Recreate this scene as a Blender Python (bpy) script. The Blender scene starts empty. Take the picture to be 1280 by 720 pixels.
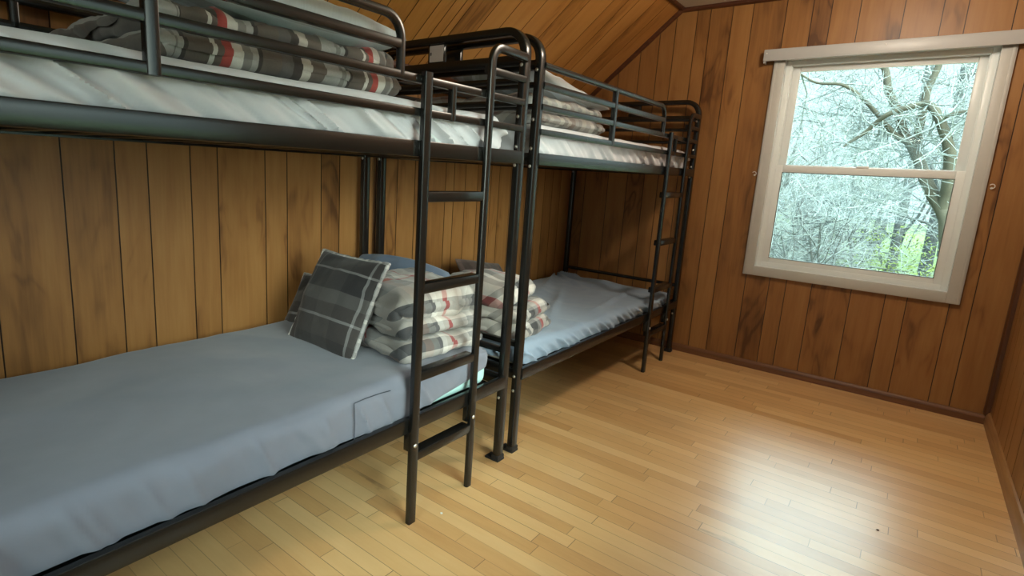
import bpy, bmesh, math, random
from mathutils import Vector, Matrix, noise
PI = math.pi
V = Vector
SC = bpy.context.scene
COL = SC.collection

# ------------------------------------------------------------------ helpers
def link(o, parent=None):
    COL.objects.link(o)
    if parent is not None:
        o.parent = parent
    return o

def obj(name, bm, mat, parent=None, smooth=True, angle=35):
    me = bpy.data.meshes.new(name)
    bm.to_mesh(me); bm.free()
    if mat is not None:
        for m in (mat if isinstance(mat, (list, tuple)) else [mat]):
            me.materials.append(m)
    if smooth:
        for p in me.polygons: p.use_smooth = True
        me.set_sharp_from_angle(angle=math.radians(angle))
    return link(bpy.data.objects.new(name, me), parent)

def tag(o, label=None, cat=None, group=None, kind=None):
    if label: o['label'] = label
    if cat: o['category'] = cat
    if group: o['group'] = group
    if kind: o['kind'] = kind
    return o

def empty(name, loc, label, cat, group=None):
    o = bpy.data.objects.new(name, None)
    o.location = loc; o.empty_display_size = .1
    link(o); return tag(o, label, cat, group)

def struct(o): o['kind'] = 'structure'; return o

def copy_tree(o, parent=None):
    c = o.copy(); link(c); c.parent = parent
    for ch in list(o.children): copy_tree(ch, c)
    return c

def box(bm, x0, x1, y0, y1, z0, z1, bev=0.0):
    m = Matrix.LocRotScale(V(((x0+x1)/2, (y0+y1)/2, (z0+z1)/2)), None, V((x1-x0, y1-y0, z1-z0)))
    r = bmesh.ops.create_cube(bm, size=1, matrix=m)
    if bev > 0:
        es = set(e for v in r['verts'] for e in v.link_edges)
        bmesh.ops.bevel(bm, geom=list(es), offset=bev, segments=2, profile=.5, affect='EDGES')

def sweep(bm, pts, side, ws, wt, round_=.3, closed=False, caps=True):
    """rounded rectangular tube along planar pts; side = normal of the plane"""
    side = V(side).normalized(); pts = [V(p) for p in pts]
    n = len(pts); rings = []
    r = min(ws, wt)*.5*round_
    prof = []
    for cx, cy, a0 in ((ws/2-r, wt/2-r, 0), (-ws/2+r, wt/2-r, 90), (-ws/2+r, -wt/2+r, 180), (ws/2-r, -wt/2+r, 270)):
        k = 3 if round_ > .6 else 2
        for i in range(k+1):
            a = math.radians(a0+90*i/k); prof.append((cx+r*math.cos(a), cy+r*math.sin(a)))
    for i, p in enumerate(pts):
        a = pts[i]-pts[i-1] if i > 0 else pts[1]-pts[0]
        b = pts[i+1]-pts[i] if i < n-1 else pts[-1]-pts[-2]
        t = (a.normalized()+b.normalized()).normalized()
        sc = 1/max(.5, t.dot(a.normalized()))
        nn = side.cross(t).normalized()
        rings.append([bm.verts.new(p+side*x+nn*y*sc) for x, y in prof])
    m = len(prof)
    for i in range(n-1):
        for j in range(m):
            bm.faces.new((rings[i][j], rings[i][(j+1) % m], rings[i+1][(j+1) % m], rings[i+1][j]))
    if caps:
        bm.faces.new(rings[0][::-1]); bm.faces.new(rings[-1])

def tube(bm, pts, rad, sides=8, caps=True):
    pts = [V(p) for p in pts]; n = len(pts)
    if not isinstance(rad, (list, tuple)): rad = [rad]*n
    rings = []; up = None
    for i, p in enumerate(pts):
        t = (pts[min(i+1, n-1)]-pts[max(i-1, 0)]).normalized()
        if up is None:
            up = V((0, 0, 1)) if abs(t.z) < .9 else V((1, 0, 0))
        a = t.cross(up).normalized(); up = a.cross(t).normalized()
        rings.append([bm.verts.new(p+(a*math.cos(2*PI*k/sides)+up*math.sin(2*PI*k/sides))*rad[i]) for k in range(sides)])
    for i in range(n-1):
        for j in range(sides):
            bm.faces.new((rings[i][j], rings[i][(j+1) % sides], rings[i+1][(j+1) % sides], rings[i+1][j]))
    if caps:
        bm.faces.new(rings[0][::-1]); bm.faces.new(rings[-1])

def arc(c, a0, a1, r, u, w, n=8):
    u, w, c = V(u), V(w), V(c)
    return [c+u*r*math.cos(math.radians(a0+(a1-a0)*i/n))+w*r*math.sin(math.radians(a0+(a1-a0)*i/n)) for i in range(n+1)]

def fbm(p, s, oct=4, seed=0.0):
    return noise.fractal(V(p)*s+V((seed*3.1, seed*7.7, seed*1.3)), 1.0, 2.0, oct, noise_basis='PERLIN_ORIGINAL')

def rbox(x0, x1, y0, y1, z0, z1, r, nx, ny, nz):
    """dense rounded box; returns bm"""
    bm = bmesh.new(); vd = {}
    hx, hy, hz = (x1-x0)/2, (y1-y0)/2, (z1-z0)/2
    c = V(((x0+x1)/2, (y0+y1)/2, (z0+z1)/2))
    def dist(n, h):
        # denser near the ends so that the rounding is smooth
        k = 6; e = []
        for i in range(k): e.append(-h+r*1.3*(i/k))
        m = max(2, n)
        for i in range(m+1): e.append(-h+r*1.3+(2*h-2.6*r)*i/m)
        for i in range(1, k+1): e.append(h-r*1.3+r*1.3*i/k)
        return e
    X, Y, Z = dist(nx, hx), dist(ny, hy), dist(nz, hz)
    def vert(x, y, z):
        key = (round(x, 5), round(y, 5), round(z, 5))
        if key not in vd:
            q = V((x, y, z))
            inn = V((max(-hx+r, min(hx-r, x)), max(-hy+r, min(hy-r, y)), max(-hz+r, min(hz-r, z))))
            d = q-inn
            # smooth cube-to-sphere mapping of the corner block
            if d.length > 1e-9:
                a, b, e = d.x/r, d.y/r, d.z/r
                d = V((a*math.sqrt(max(0, 1-b*b/2-e*e/2+b*b*e*e/3)), b*math.sqrt(max(0, 1-a*a/2-e*e/2+a*a*e*e/3)),
                       e*math.sqrt(max(0, 1-a*a/2-b*b/2+a*a*b*b/3))))*r
            vd[key] = bm.verts.new(c+inn+d)
        return vd[key]
    def grid(A, B, f, flip):
        for i in range(len(A)-1):
            for j in range(len(B)-1):
                q = [f(A[i], B[j]), f(A[i+1], B[j]), f(A[i+1], B[j+1]), f(A[i], B[j+1])]
                if flip: q.reverse()
                if len(set(q)) == 4: bm.faces.new(q)
    grid(X, Y, lambda a, b: vert(a, b, hz), False); grid(X, Y, lambda a, b: vert(a, b, -hz), True)
    grid(X, Z, lambda a, b: vert(a, -hy, b), False); grid(X, Z, lambda a, b: vert(a, hy, b), True)
    grid(Y, Z, lambda a, b: vert(hx, a, b), False); grid(Y, Z, lambda a, b: vert(-hx, a, b), True)
    bm.normal_update()
    return bm

# ------------------------------------------------------------------ materials
class NB:
    def __init__(self, name):
        self.m = bpy.data.materials.new(name); self.m.use_nodes = True
        self.t = self.m.node_tree; self.t.nodes.clear()
        self.out = self.t.nodes.new('ShaderNodeOutputMaterial')
        self.b = self.t.nodes.new('ShaderNodeBsdfPrincipled')
        self.t.links.new(self.b.outputs[0], self.out.inputs[0])
    def n(self, typ, props=None, **ins):
        nd = self.t.nodes.new('ShaderNode'+typ)
        for k, v in (props or {}).items(): setattr(nd, k, v)
        for k, v in ins.items():
            key = int(k[1:]) if k[0] == 'i' and k[1:].isdigit() else k.replace('_', ' ')
            self.set(nd.inputs[key], v)
        return nd
    def set(self, sock, v):
        if isinstance(v, bpy.types.NodeSocket): self.t.links.new(v, sock)
        elif isinstance(v, bpy.types.Node): self.t.links.new(v.outputs[0], sock)
        else: sock.default_value = v
    def math(self, op, a, b=0.0, c=0.0):
        return self.n('Math', {'operation': op}, i0=a, i1=b, i2=c).outputs[0]
    def ramp(self, fac, stops, interp='LINEAR'):
        r = self.n('ValToRGB', None, Fac=fac); cr = r.color_ramp; cr.interpolation = interp
        while len(cr.elements) > 1: cr.elements.remove(cr.elements[-1])
        cr.elements[0].position = stops[0][0]; cr.elements[0].color = (*stops[0][1], 1)
        for p, c in stops[1:]:
            e = cr.elements.new(p); e.color = (*c, 1)
        return r.outputs[0]
    def mix(self, fac, a, b, blend='MIX'):
        nd = self.n('Mix', {'data_type': 'RGBA', 'blend_type': blend})
        self.set(nd.inputs[0], fac)
        for i, v in ((6, a), (7, b)):
            self.set(nd.inputs[i], (*v, 1) if isinstance(v, tuple) and len(v) == 3 else v)
        return nd.outputs[2]
    def p(self, **kw):
        for k, v in kw.items():
            if isinstance(v, tuple) and len(v) == 3: v = (*v, 1)
            self.set(self.b.inputs[k.replace('_', ' ')], v)
        return self
    def bump(self, h, strength, dist):
        nd = self.n('Bump', None, Strength=strength, Distance=dist, Height=h)
        self.set(self.b.inputs['Normal'], nd.outputs[0])

def simple(name, col, rough=.5, metal=0.0, spec=.5, noise_amt=.08, scale=30, coat=0.0, ior=1.5):
    b = NB(name)
    tc = b.n('TexCoord').outputs['Object']
    nz = b.n('TexNoise', None, Vector=tc, Scale=scale, Detail=4.0).outputs[0]
    c = b.mix(nz, tuple(max(0, x*(1-noise_amt)) for x in col), tuple(min(1, x*(1+noise_amt)) for x in col))
    b.p(Base_Color=c, Roughness=rough, Metallic=metal, Specular_IOR_Level=spec, Coat_Weight=coat, IOR=ior)
    return b.m

def mat_panel(name, dark, mid, light, rough=.42):
    """plywood panelling: uses the UV map (metres along, metres up) and per-face plank number"""
    b = NB(name)
    uv = b.n('UVMap').outputs[0]
    pk = b.n('Attribute', {'attribute_name': 'plank'}).outputs['Fac']
    s = b.n('SeparateXYZ', None, Vector=uv)
    off = b.math('MULTIPLY', pk, 17.3)
    def vec(sx, sy):
        return b.n('CombineXYZ', None, X=b.math('MULTIPLY', s.outputs[0], sx), Y=b.math('MULTIPLY', s.outputs[1], sy), Z=off).outputs[0]
    fine = b.n('TexNoise', None, Vector=vec(1, .045), Scale=95.0, Detail=5.0, Roughness=.6).outputs[0]
    streak = b.n('TexNoise', None, Vector=vec(1, .09), Scale=20.0, Detail=4.0, Distortion=.4).outputs[0]
    fig = b.n('TexNoise', None, Vector=vec(1, .28), Scale=6.5, Detail=2.5, Distortion=.5).outputs[0]
    rings = b.math('SINE', b.math('MULTIPLY', fig, 46.0))
    rings = b.math('POWER', b.math('MULTIPLY_ADD', rings, .5, .5), 3.0)
    blot = b.n('TexNoise', None, Vector=vec(1, .35), Scale=4.0, Detail=3.0).outputs[0]
    heart = b.n('MapRange', None, i0=blot, i1=.50, i2=.68).outputs[0]
    rnd = b.n('TexWhiteNoise', {'noise_dimensions': '1D'}, W=b.math('MULTIPLY', pk, 3.37)).outputs[0]
    f = b.math('ADD', b.math('MULTIPLY', fine, .28), b.math('MULTIPLY', streak, .42))
    f = b.math('SUBTRACT', f, b.math('MULTIPLY', b.math('MULTIPLY', rings, heart), .22))
    f = b.math('SUBTRACT', f, b.math('MULTIPLY', heart, .19))
    f = b.math('ADD', f, b.math('MULTIPLY', b.math('SUBTRACT', rnd, .5), .22))
    f = b.math('ADD', f, .20)
    c = b.ramp(f, [(.14, dark), (.48, mid), (.86, light)])
    g = b.n('Attribute', {'attribute_name': 'groove'}).outputs['Fac']
    c = b.mix(g, c, (.030, .012, .005))
    b.p(Base_Color=c, Roughness=rough, Specular_IOR_Level=.35)
    b.bump(b.math('ADD', fine, streak), .12, .002)
    return b.m

def mat_wood(name, dark, mid, light, axis='X', rough=.4):
    b = NB(name)
    tc = b.n('TexCoord').outputs['Object']
    sc = {'X': (.06, 1, 1), 'Y': (1, .06, 1), 'Z': (1, 1, .06)}[axis]
    v = b.n('Mapping', None, Vector=tc, Scale=sc).outputs[0]
    f = b.n('TexNoise', None, Vector=v, Scale=55.0, Detail=5.0, Distortion=.3).outputs[0]
    c = b.ramp(f, [(.2, dark), (.5, mid), (.8, light)])
    b.p(Base_Color=c, Roughness=rough)
    return b.m

def mat_floor():
    b = NB('strip_oak_floor')
    tc = b.n('TexCoord').outputs['Object']
    s = b.n('SeparateXYZ', None, Vector=tc)
    x, y = s.outputs[0], s.outputs[1]
    w = .0572
    yr = b.math('DIVIDE', y, w)
    row = b.math('FLOOR', yr)
    fy = b.math('FRACT', yr)
    r1 = b.n('TexWhiteNoise', {'noise_dimensions': '1D'}, W=row).outputs[0]
    ln = b.math('MULTIPLY_ADD', b.n('TexWhiteNoise', {'noise_dimensions': '1D'}, W=b.math('ADD', row, 71.5)).outputs[0], .55, .42)
    xr = b.math('DIVIDE', b.math('MULTIPLY_ADD', r1, 9.0, x), ln)
    bi = b.math('FLOOR', xr); fx = b.math('FRACT', xr)
    idv = b.n('CombineXYZ', None, X=bi, Y=row, Z=0.0).outputs[0]
    rb = b.n('TexWhiteNoise', {'noise_dimensions': '2D'}, Vector=idv)
    tone = rb.outputs[0]; 
    sep = b.n('SeparateColor', None, Color=rb.outputs['Color'])
    gv = b.n('CombineXYZ', None, X=b.math('MULTIPLY', x, .05), Y=y, Z=b.math('MULTIPLY', tone, 40.0)).outputs[0]
    grain = b.n('TexNoise', None, Vector=gv, Scale=120.0, Detail=5.0, Roughness=.62).outputs[0]
    gv2 = b.n('CombineXYZ', None, X=b.math('MULTIPLY', x, .22), Y=y, Z=b.math('MULTIPLY', tone, 23.0)).outputs[0]
    fig = b.n('TexNoise', None, Vector=gv2, Scale=22.0, Detail=3.0, Distortion=.6).outputs[0]
    f = b.math('ADD', b.math('MULTIPLY', tone, .62), b.math('MULTIPLY', grain, .22))
    f = b.math('ADD', f, b.math('MULTIPLY', fig, .30))
    c = b.ramp(f, [(.12, FLOOR_C[0]), (.38, FLOOR_C[1]), (.62, FLOOR_C[2]), (.98, FLOOR_C[3])])
    # occasional mineral streak, brown
    st = b.n('TexNoise', None, Vector=gv2, Scale=9.0, Detail=6.0, Roughness=.7).outputs[0]
    stm = b.math('MULTIPLY', b.n('MapRange', None, i0=st, i1=.62, i2=.72).outputs[0], b.math('GREATER_THAN', sep.outputs[1], .80))
    c = b.mix(b.math('MULTIPLY', stm, .55), c, (.20, .095, .035))
    # worn, duller patches where people walk
    wn = b.n('TexNoise', None, Vector=tc, Scale=1.7, Detail=5.0).outputs[0]
    c = b.mix(b.math('MULTIPLY', b.n('MapRange', None, i0=wn, i1=.5, i2=.75).outputs[0], .25), c, (.33, .21, .11))
    # joints
    j1 = b.math('LESS_THAN', b.math('MINIMUM', fy, b.math('SUBTRACT', 1.0, fy)), .018)
    j2 = b.math('LESS_THAN', b.math('MULTIPLY', b.math('MINIMUM', fx, b.math('SUBTRACT', 1.0, fx)), ln), .0013)
    jw = b.math('MULTIPLY_ADD', sep.outputs[2], .65, .25)
    j = b.math('MULTIPLY', b.math('MAXIMUM', j1, j2), jw)
    c = b.mix(j, c, (.13, .06, .022))
    rr = b.math('MULTIPLY_ADD', wn, .16, .25)
    b.p(Base_Color=c, Roughness=rr, Specular_IOR_Level=.5, Coat_Weight=.4, Coat_Roughness=.29)
    b.bump(b.math('SUBTRACT', b.math('MULTIPLY', grain, .25), j), .18, .0015)
    return b.m

def mat_fabric(name, col, rough=.85, weave=900, amt=.06, sheen=.2):
    b = NB(name)
    tc = b.n('TexCoord').outputs['Object']
    n1 = b.n('TexNoise', None, Vector=tc, Scale=float(weave), Detail=2.0).outputs[0]
    n2 = b.n('TexNoise', None, Vector=tc, Scale=14.0, Detail=5.0).outputs[0]
    f = b.math('ADD', b.math('MULTIPLY', n1, .4), b.math('MULTIPLY', n2, .6))
    c = b.mix(f, tuple(x*(1-amt*2) for x in col), tuple(min(1, x*(1+amt*2)) for x in col))
    b.p(Base_Color=c, Roughness=rough, Sheen_Weight=sheen, Specular_IOR_Level=.2)
    b.bump(n2, .25, .004)
    return b.m

def mat_plaid(name, su, sv, period, ou=0.0, ov=0.0, bias=.5, swap=False):
    b = NB(name)
    uv = b.n('UVMap').outputs[0]
    wob = b.n('TexNoise', None, Vector=uv, Scale=6.0, Detail=2.0)
    wv = b.n('VectorMath', {'operation': 'MULTIPLY_ADD'}, i0=wob.outputs['Color'], i1=(.016, .016, 0), i2=uv).outputs[0]
    s = b.n('SeparateXYZ', None, Vector=wv)
    a, d = s.outputs[0], s.outputs[1]
    fu = b.math('FRACT', b.math('DIVIDE', b.math('ADD', a, ou+20*period), period))
    fv = b.math('FRACT', b.math('DIVIDE', b.math('ADD', d, ov+20*period), period))
    c = b.mix(bias, b.ramp(fu, su, 'CONSTANT'), b.ramp(fv, sv, 'CONSTANT'))
    nz = b.n('TexNoise', None, Vector=uv, Scale=260.0, Detail=2.0).outputs[0]
    c = b.mix(.22, c, b.n('MixRGB', {'blend_type': 'MULTIPLY'}, i0=1.0, i1=c, i2=nz).outputs[0])
    b.p(Base_Color=c, Roughness=.8, Sheen_Weight=.15, Specular_IOR_Level=.25)
    n2 = b.n('TexNoise', None, Vector=uv, Scale=35.0, Detail=4.0).outputs[0]
    b.bump(n2, .3, .004)
    return b.m

def mat_glass():
    b = NB('window_glass')
    tr = b.n('BsdfTransparent', None, Color=(.87, .97, .96, 1))
    gl = b.n('BsdfGlossy', None, Color=(1, 1, 1, 1), Roughness=.02)
    fr = b.n('Fresnel', None, IOR=1.45)
    ms = b.n('MixShader', None, i0=fr, i1=tr, i2=gl)
    b.t.links.new(ms.outputs[0], b.out.inputs[0]); b.t.nodes.remove(b.b)
    return b.m

FLOOR_C = [(.50, .255, .090), (.62, .350, .140), (.69, .415, .175), (.76, .50, .235)]
M = {}
M['panel'] = mat_panel('wall_panelling', (.10, .038, .011), (.275, .122, .036), (.39, .195, .065))
M['slope'] = mat_panel('sloped_ceiling_boards', (.20, .080, .018), (.40, .175, .042), (.52, .26, .075), rough=.36)
M['trim'] = mat_wood('dark_stained_trim', (.045, .014, .006), (.085, .028, .012), (.13, .045, .018), 'X')
M['trimv'] = mat_wood('dark_stained_corner_trim', (.05, .018, .008), (.09, .034, .014), (.13, .05, .02), 'Z')
M['base_r'] = mat_wood('oak_baseboard', (.20, .09, .03), (.30, .15, .055), (.40, .22, .085), 'Y')
M['base_b'] = mat_wood('red_brown_baseboard', (.10, .038, .014), (.16, .062, .022), (.22, .095, .035), 'X')
M['floor'] = mat_floor()
M['ceil'] = simple('painted_ceiling', (.62, .58, .50), .9, spec=.2, noise_amt=.05, scale=60)
M['metal'] = simple('black_painted_steel', (.006, .0056, .005), .26, spec=.45, noise_amt=.2, scale=80, ior=1.6)
M['rubber'] = simple('black_plastic', (.010, .010, .010), .55, noise_amt=.1)
M['bolt'] = simple('zinc_bolt', (.75, .74, .70), .3, metal=1.0)
M['vinyl'] = simple('white_vinyl', (.72, .75, .74), .35, noise_amt=.02)
M['casing'] = simple('white_painted_wood', (.47, .455, .42), .45, noise_amt=.05, scale=18)
M['valance'] = simple('white_metal_valance', (.43, .425, .42), .4, noise_amt=.03)
M['gasket'] = simple('dark_gasket', (.10, .11, .10), .7)
M['glass'] = mat_glass()
M['hook'] = simple('white_hook', (.75, .72, .68), .35)
M['sheet'] = mat_fabric('blue_grey_sheet', (.165, .172, .210))
M['sheet2'] = mat_fabric('light_grey_sheet', (.55, .54, .57))
M['sheet3'] = mat_fabric('blue_grey_cotton', (.235, .30, .39))
M['core'] = simple('teal_mattress_ticking', (.40, .62, .60), .8, spec=.2, noise_amt=.04, scale=200)
M['core2'] = simple('white_mattress_ticking', (.60, .64, .64), .8, spec=.2, noise_amt=.04, scale=200)

M['pil_blue'] = mat_fabric('slate_blue_pillowcase', (.10, .125, .175))
M['pil_brown'] = mat_plaid('brown_plaid', [(0, (.06, .035, .03)), (.3, (.12, .075, .06)), (.5, (.05, .03, .028)), (.8, (.16, .10, .085))],
                           [(0, (.06, .04, .035)), (.4, (.14, .09, .075)), (.6, (.05, .03, .03))], .22)
M['seam'] = simple('dark_stitching', (.055, .06, .075), .9, spec=.1)
M['pil_grey'] = mat_plaid('pale_grey_striped', [(0, (.5, .5, .5))], [(0, (.66, .70, .76)), (.22, (.46, .465, .48)), (.5, (.56, .58, .61)), (.62, (.70, .73, .77)), (.72, (.46, .465, .48))], .19, 0, .03, 1.0)
W_, CR, LG, G, DG, K, R, BR = (.66, .62, .58), (.55, .50, .455), (.36, .345, .335), (.20, .19, .185), (.085, .082, .085), (.016, .016, .019), (.40, .045, .04), (.20, .135, .11)
# quilt: cream / grey ground, black bands, thin red lines
QU = [(0, DG), (.10, G), (.20, LG), (.30, W_), (.36, R), (.39, LG), (.54, CR), (.76, DG), (.86, CR), (.95, LG)]
QV = [(0, DG), (.05, K), (.16, DG), (.22, BR), (.28, G), (.33, DG), (.36, W_), (.40, CR), (.445, R), (.475, CR), (.56, W_), (.60, LG), (.66, G), (.72, K), (.82, LG), (.92, BR)]
M['quilt'] = mat_plaid('plaid_quilt', QU, QV, .62, -.40, .62)
M['quilt2'] = mat_plaid('plaid_quilt_red', QU, [(0, LG), (.10, R), (.15, CR), (.3, G), (.4, W_), (.48, K), (.57, G), (.65, R), (.70, CR), (.85, G)], .5, .11, .08)
DB = (.105, .085, .075)  # brown stripe, darkened to paint shade into the quilt's near end
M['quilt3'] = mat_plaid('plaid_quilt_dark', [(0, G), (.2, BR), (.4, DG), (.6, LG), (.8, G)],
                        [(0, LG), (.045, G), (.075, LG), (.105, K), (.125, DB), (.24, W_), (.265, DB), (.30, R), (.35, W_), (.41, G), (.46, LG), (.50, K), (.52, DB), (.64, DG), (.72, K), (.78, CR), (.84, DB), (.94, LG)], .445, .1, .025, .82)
M['quilt4'] = mat_plaid('plaid_quilt_brown', [(0, LG), (.25, BR), (.34, (.22, .06, .045)), (.44, BR), (.52, W_), (.60, CR), (.72, G), (.84, BR)],
                        [(0, CR), (.12, LG), (.3, W_), (.42, G), (.55, CR), (.66, BR), (.8, LG), (.9, G)], .30, .05, .1)
pl = [(0, DG), (.10, K), (.30, DG), (.36, LG), (.385, DG), (.55, (.13, .12, .115)), (.72, BR), (.74, (.13, .12, .115)), (.80, LG), (.82, DG), (.92, (.11, .07, .06))]
D1, D2, D3, LN = (.026, .022, .022), (.050, .043, .041), (.045, .028, .026), (.26, .25, .25)
M['plaid_pil'] = mat_plaid('charcoal_plaid', [(0, D1), (.17, D2), (.40, D1), (.60, LN), (.625, D2), (.70, D3), (.80, D3), (.88, (.13, .12, .12)), (.895, D1)],
                           [(0, D1), (.14, D2), (.30, LN), (.322, D2), (.44, (.10, .095, .092)), (.56, K), (.74, LN), (.76, D1), (.90, D3)], .42, .09, .19)
M['piping'] = mat_plaid('light_plaid_hem', [(0, LG), (.3, W_), (.5, G), (.7, LG)], [(0, LG), (.5, W_), (.7, G)], .07)
M['bark'] = simple('pale_bark', (.08, .085, .078), .9, spec=.15, noise_amt=.45, scale=9)
M['bark2'] = simple('grey_bark', (.06, .068, .068), .9, spec=.15, noise_amt=.45, scale=7)
M['bark3'] = simple('olive_bark', (.050, .048, .036), .9, spec=.15, noise_amt=.5, scale=6)
M['twig'] = simple('pale_twigs', (.15, .175, .172), .9, spec=.1, noise_amt=.5, scale=3)
M['grass'] = simple('spring_grass', (.075, .105, .045), .95, spec=.1, noise_amt=.35, scale=2.2)
M['leaf'] = simple('young_leaves', (.12, .16, .05), .8, spec=.1, noise_amt=.4, scale=5)
M['litter'] = simple('white_grit', (.8, .78, .72), .7)
M['dirt'] = simple('brown_grit', (.10, .045, .02), .8)
M['label'] = simple('paper_sticker', (.42, .33, .30), .6, noise_amt=.06)
M['ink'] = simple('sticker_ink', (.03, .02, .02), .6)
M['plaster'] = simple('outer_sheathing', (.5, .5, .48), .9)

# ------------------------------------------------------------------ dimensions
L = 1.98                      # bunk length (post centre to post centre)
XF, XB = .935, .061           # front / back post centre lines
Y2, Y1 = 0.0, -.105-L         # near end of far bunk / near bunk
YW, XW, CZ, KZ, SX = 2.06, 2.62, 2.325, 1.705, .711
YBACK = -3.1

# ------------------------------------------------------------------ the room
def panel_wall(name, mapf, nrm, s_edges, zbot, ztop, hole=None, gap=.0042, depth=.004, thick=.13, mat=None, parent=None):
    """grooved panelling as one mesh. mapf(s, t, d) -> point, d = depth behind the face"""
    bm = bmesh.new(); uvl = bm.loops.layers.uv.new('UVMap')
    pk = bm.faces.layers.float.new('plank'); gr = bm.faces.layers.float.new('groove')
    cols = []
    for i in range(len(s_edges)-1):
        a = s_edges[i]+(gap/2 if i > 0 else 0); c = s_edges[i+1]-(gap/2 if i < len(s_edges)-2 else 0)
        cols.append((a, c, i+1, False))
        if i < len(s_edges)-2: cols.append((c, c+gap, i+1, True))
    parts = []
    for a, c, i, g in cols:
        cuts = [a, c]
        if hole:
            for h in hole[:2]:
                if a < h < c: cuts.append(h)
        for b_ in brk:
            if a < b_ < c: cuts.append(b_)
        cuts.sort()
        for k in range(len(cuts)-1): parts.append((cuts[k], cuts[k+1], i, g))
    def quad(ps, uvs, i, g):
        f = bm.faces.new([bm.verts.new(mapf(*p)) for p in ps]); f[pk] = float(i); f[gr] = 1.0 if g else 0.0
        for lp, uv in zip(f.loops, uvs): lp[uvl].uv = uv
        f.normal_update()
        return f
    def strip(a, c, t0, t1a, t1c, d, i, g, back=False):
        uvs = [(a, t0), (c, t0), (c, t1c), (a, t1a)]
        f = quad([(a, t0, d), (c, t0, d), (c, t1c, d), (a, t1a, d)], uvs, i, g)
        if f.normal.dot(nrm) < 0 and not back: f.normal_flip()
    for a, c, i, g in parts:
        d = depth if g else 0.0
        inh = hole and a >= hole[0]-1e-6 and c <= hole[1]+1e-6
        spans = [(zbot, None)] if not inh else [(zbot, hole[2]), (hole[3], None)]
        for t0, t1 in spans:
            strip(a, c, t0, t1 if t1 is not None else ztop(a), t1 if t1 is not None else ztop(c), d, i, g)
            strip(a, c, t0, t1 if t1 is not None else ztop(a), t1 if t1 is not None else ztop(c), thick, i, g, True)
            if g:
                for e in (a, c):
                    tt = t1 if t1 is not None else ztop(e)
                    quad([(e, t0, 0), (e, tt, 0), (e, tt, d), (e, t0, d)], [(e, t0)]*4, i, True)
    # rim and hole reveals
    s0, s1 = s_edges[0], s_edges[-1]
    for e in (s0, s1):
        quad([(e, zbot, 0), (e, ztop(e), 0), (e, ztop(e), thick), (e, zbot, thick)], [(e, zbot)]*4, 0, False)
    tops = sorted(set([s0, s1]+[b_ for b_ in brk if s0 < b_ < s1]))
    for a, c in zip(tops[:-1], tops[1:]):
        quad([(a, ztop(a), 0), (c, ztop(c), 0), (c, ztop(c), thick), (a, ztop(a), thick)], [(a, 2)]*4, 0, False)
    quad([(s0, zbot, 0), (s1, zbot, 0), (s1, zbot, thick), (s0, zbot, thick)], [(s0, 0)]*4, 0, False)
    if hole:
        h0, h1, t0, t1 = hole
        for ps in ([(h0, t0, 0), (h0, t1, 0), (h0, t1, thick), (h0, t0, thick)], [(h1, t0, 0), (h1, t1, 0), (h1, t1, thick), (h1, t0, thick)],
                   [(h0, t0, 0), (h1, t0, 0), (h1, t0, thick), (h0, t0, thick)], [(h0, t1, 0), (h1, t1, 0), (h1, t1, thick), (h0, t1, thick)]):
            quad(ps, [(h0, t0)]*4, 0, False)
    return struct(obj(name, bm, mat or M['panel'], parent, smooth=False))

def rand_edges(a, b, rng):
    e = [a]; pool = [.10, .15, .10, .204, .103, .18, .14, .235]
    while e[-1] < b-.24: e.append(e[-1]+rng.choice(pool))
    e.append(b); return e

rng = random.Random(4)
brk = [SX]
wz = lambda s: min(CZ, KZ+s*(CZ-KZ)/SX)
WIN = (1.372, 2.356, .668, 1.962)       # rough opening, inside the casing
panel_wall('wall_window', lambda s, t, d: V((s, YW+d, t)), V((0, -1, 0)),
           [0, .12, .308, .459, .585, .687, .821, .905, 1.040, 1.160, 1.344, 1.484, 1.579, 1.718, 1.919, 2.084, 2.183, 2.365, 2.456, XW],
           0, wz, WIN)
brk = []
panel_wall('wall_left', lambda s, t, d: V((-d, s, t)), V((1, 0, 0)),
           rand_edges(YBACK, -1.9, rng)[:-1]+[-1.93, -1.72, -1.51, -1.316, -1.162, -1.059, -.908, -.803, -.599, -.494, -.315, -.21, -.075, .02, .168, .30, .402, .555, .631, .737, .86, 1.0, 1.089, 1.218, 1.40, 1.563, 1.66, 1.776, 1.896, YW],
           0, lambda s: KZ)
slen = math.hypot(SX, CZ-KZ); ux, uz = SX/slen, (CZ-KZ)/slen
panel_wall('wall_sloped', lambda s, t, d: V((ux*t-uz*d, s, KZ+uz*t+ux*d)), V((uz, 0, -ux)),
           rand_edges(YBACK, -.4, rng)[:-1]+[-.40, -.24, -.12, .019, .136, .217, .28, .326, .48, .62, .789, .975, 1.11, 1.309, 1.44, 1.537, 1.70, 1.86, YW],
           0, lambda s: slen, mat=M['slope'])
WIN2 = (-1.55, -.35, .75, 1.95)          # unseen window added on the right, out of the frame, for side daylight
panel_wall('wall_right', lambda s, t, d: V((XW+d, s, t)), V((-1, 0, 0)), rand_edges(YBACK, YW, rng), 0, lambda s: CZ, WIN2)
brk = [SX]
WIN3 = (.95, 2.25, .75, 1.95)            # unseen fill window added behind the camera, to light the window wall
panel_wall('wall_back', lambda s, t, d: V((s, YBACK-d, t)), V((0, 1, 0)), rand_edges(0, XW, rng), 0, wz, WIN3)
bm = bmesh.new(); box(bm, -.13, XW+.13, YBACK-.13, YW+.13, -.12, 0)
struct(obj('floor', bm, M['floor'], smooth=False))
bm = bmesh.new(); box(bm, SX-.05, XW+.13, YBACK-.13, YW+.13, CZ, CZ+.1)
struct(obj('ceiling', bm, M['ceil'], smooth=False))

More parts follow.
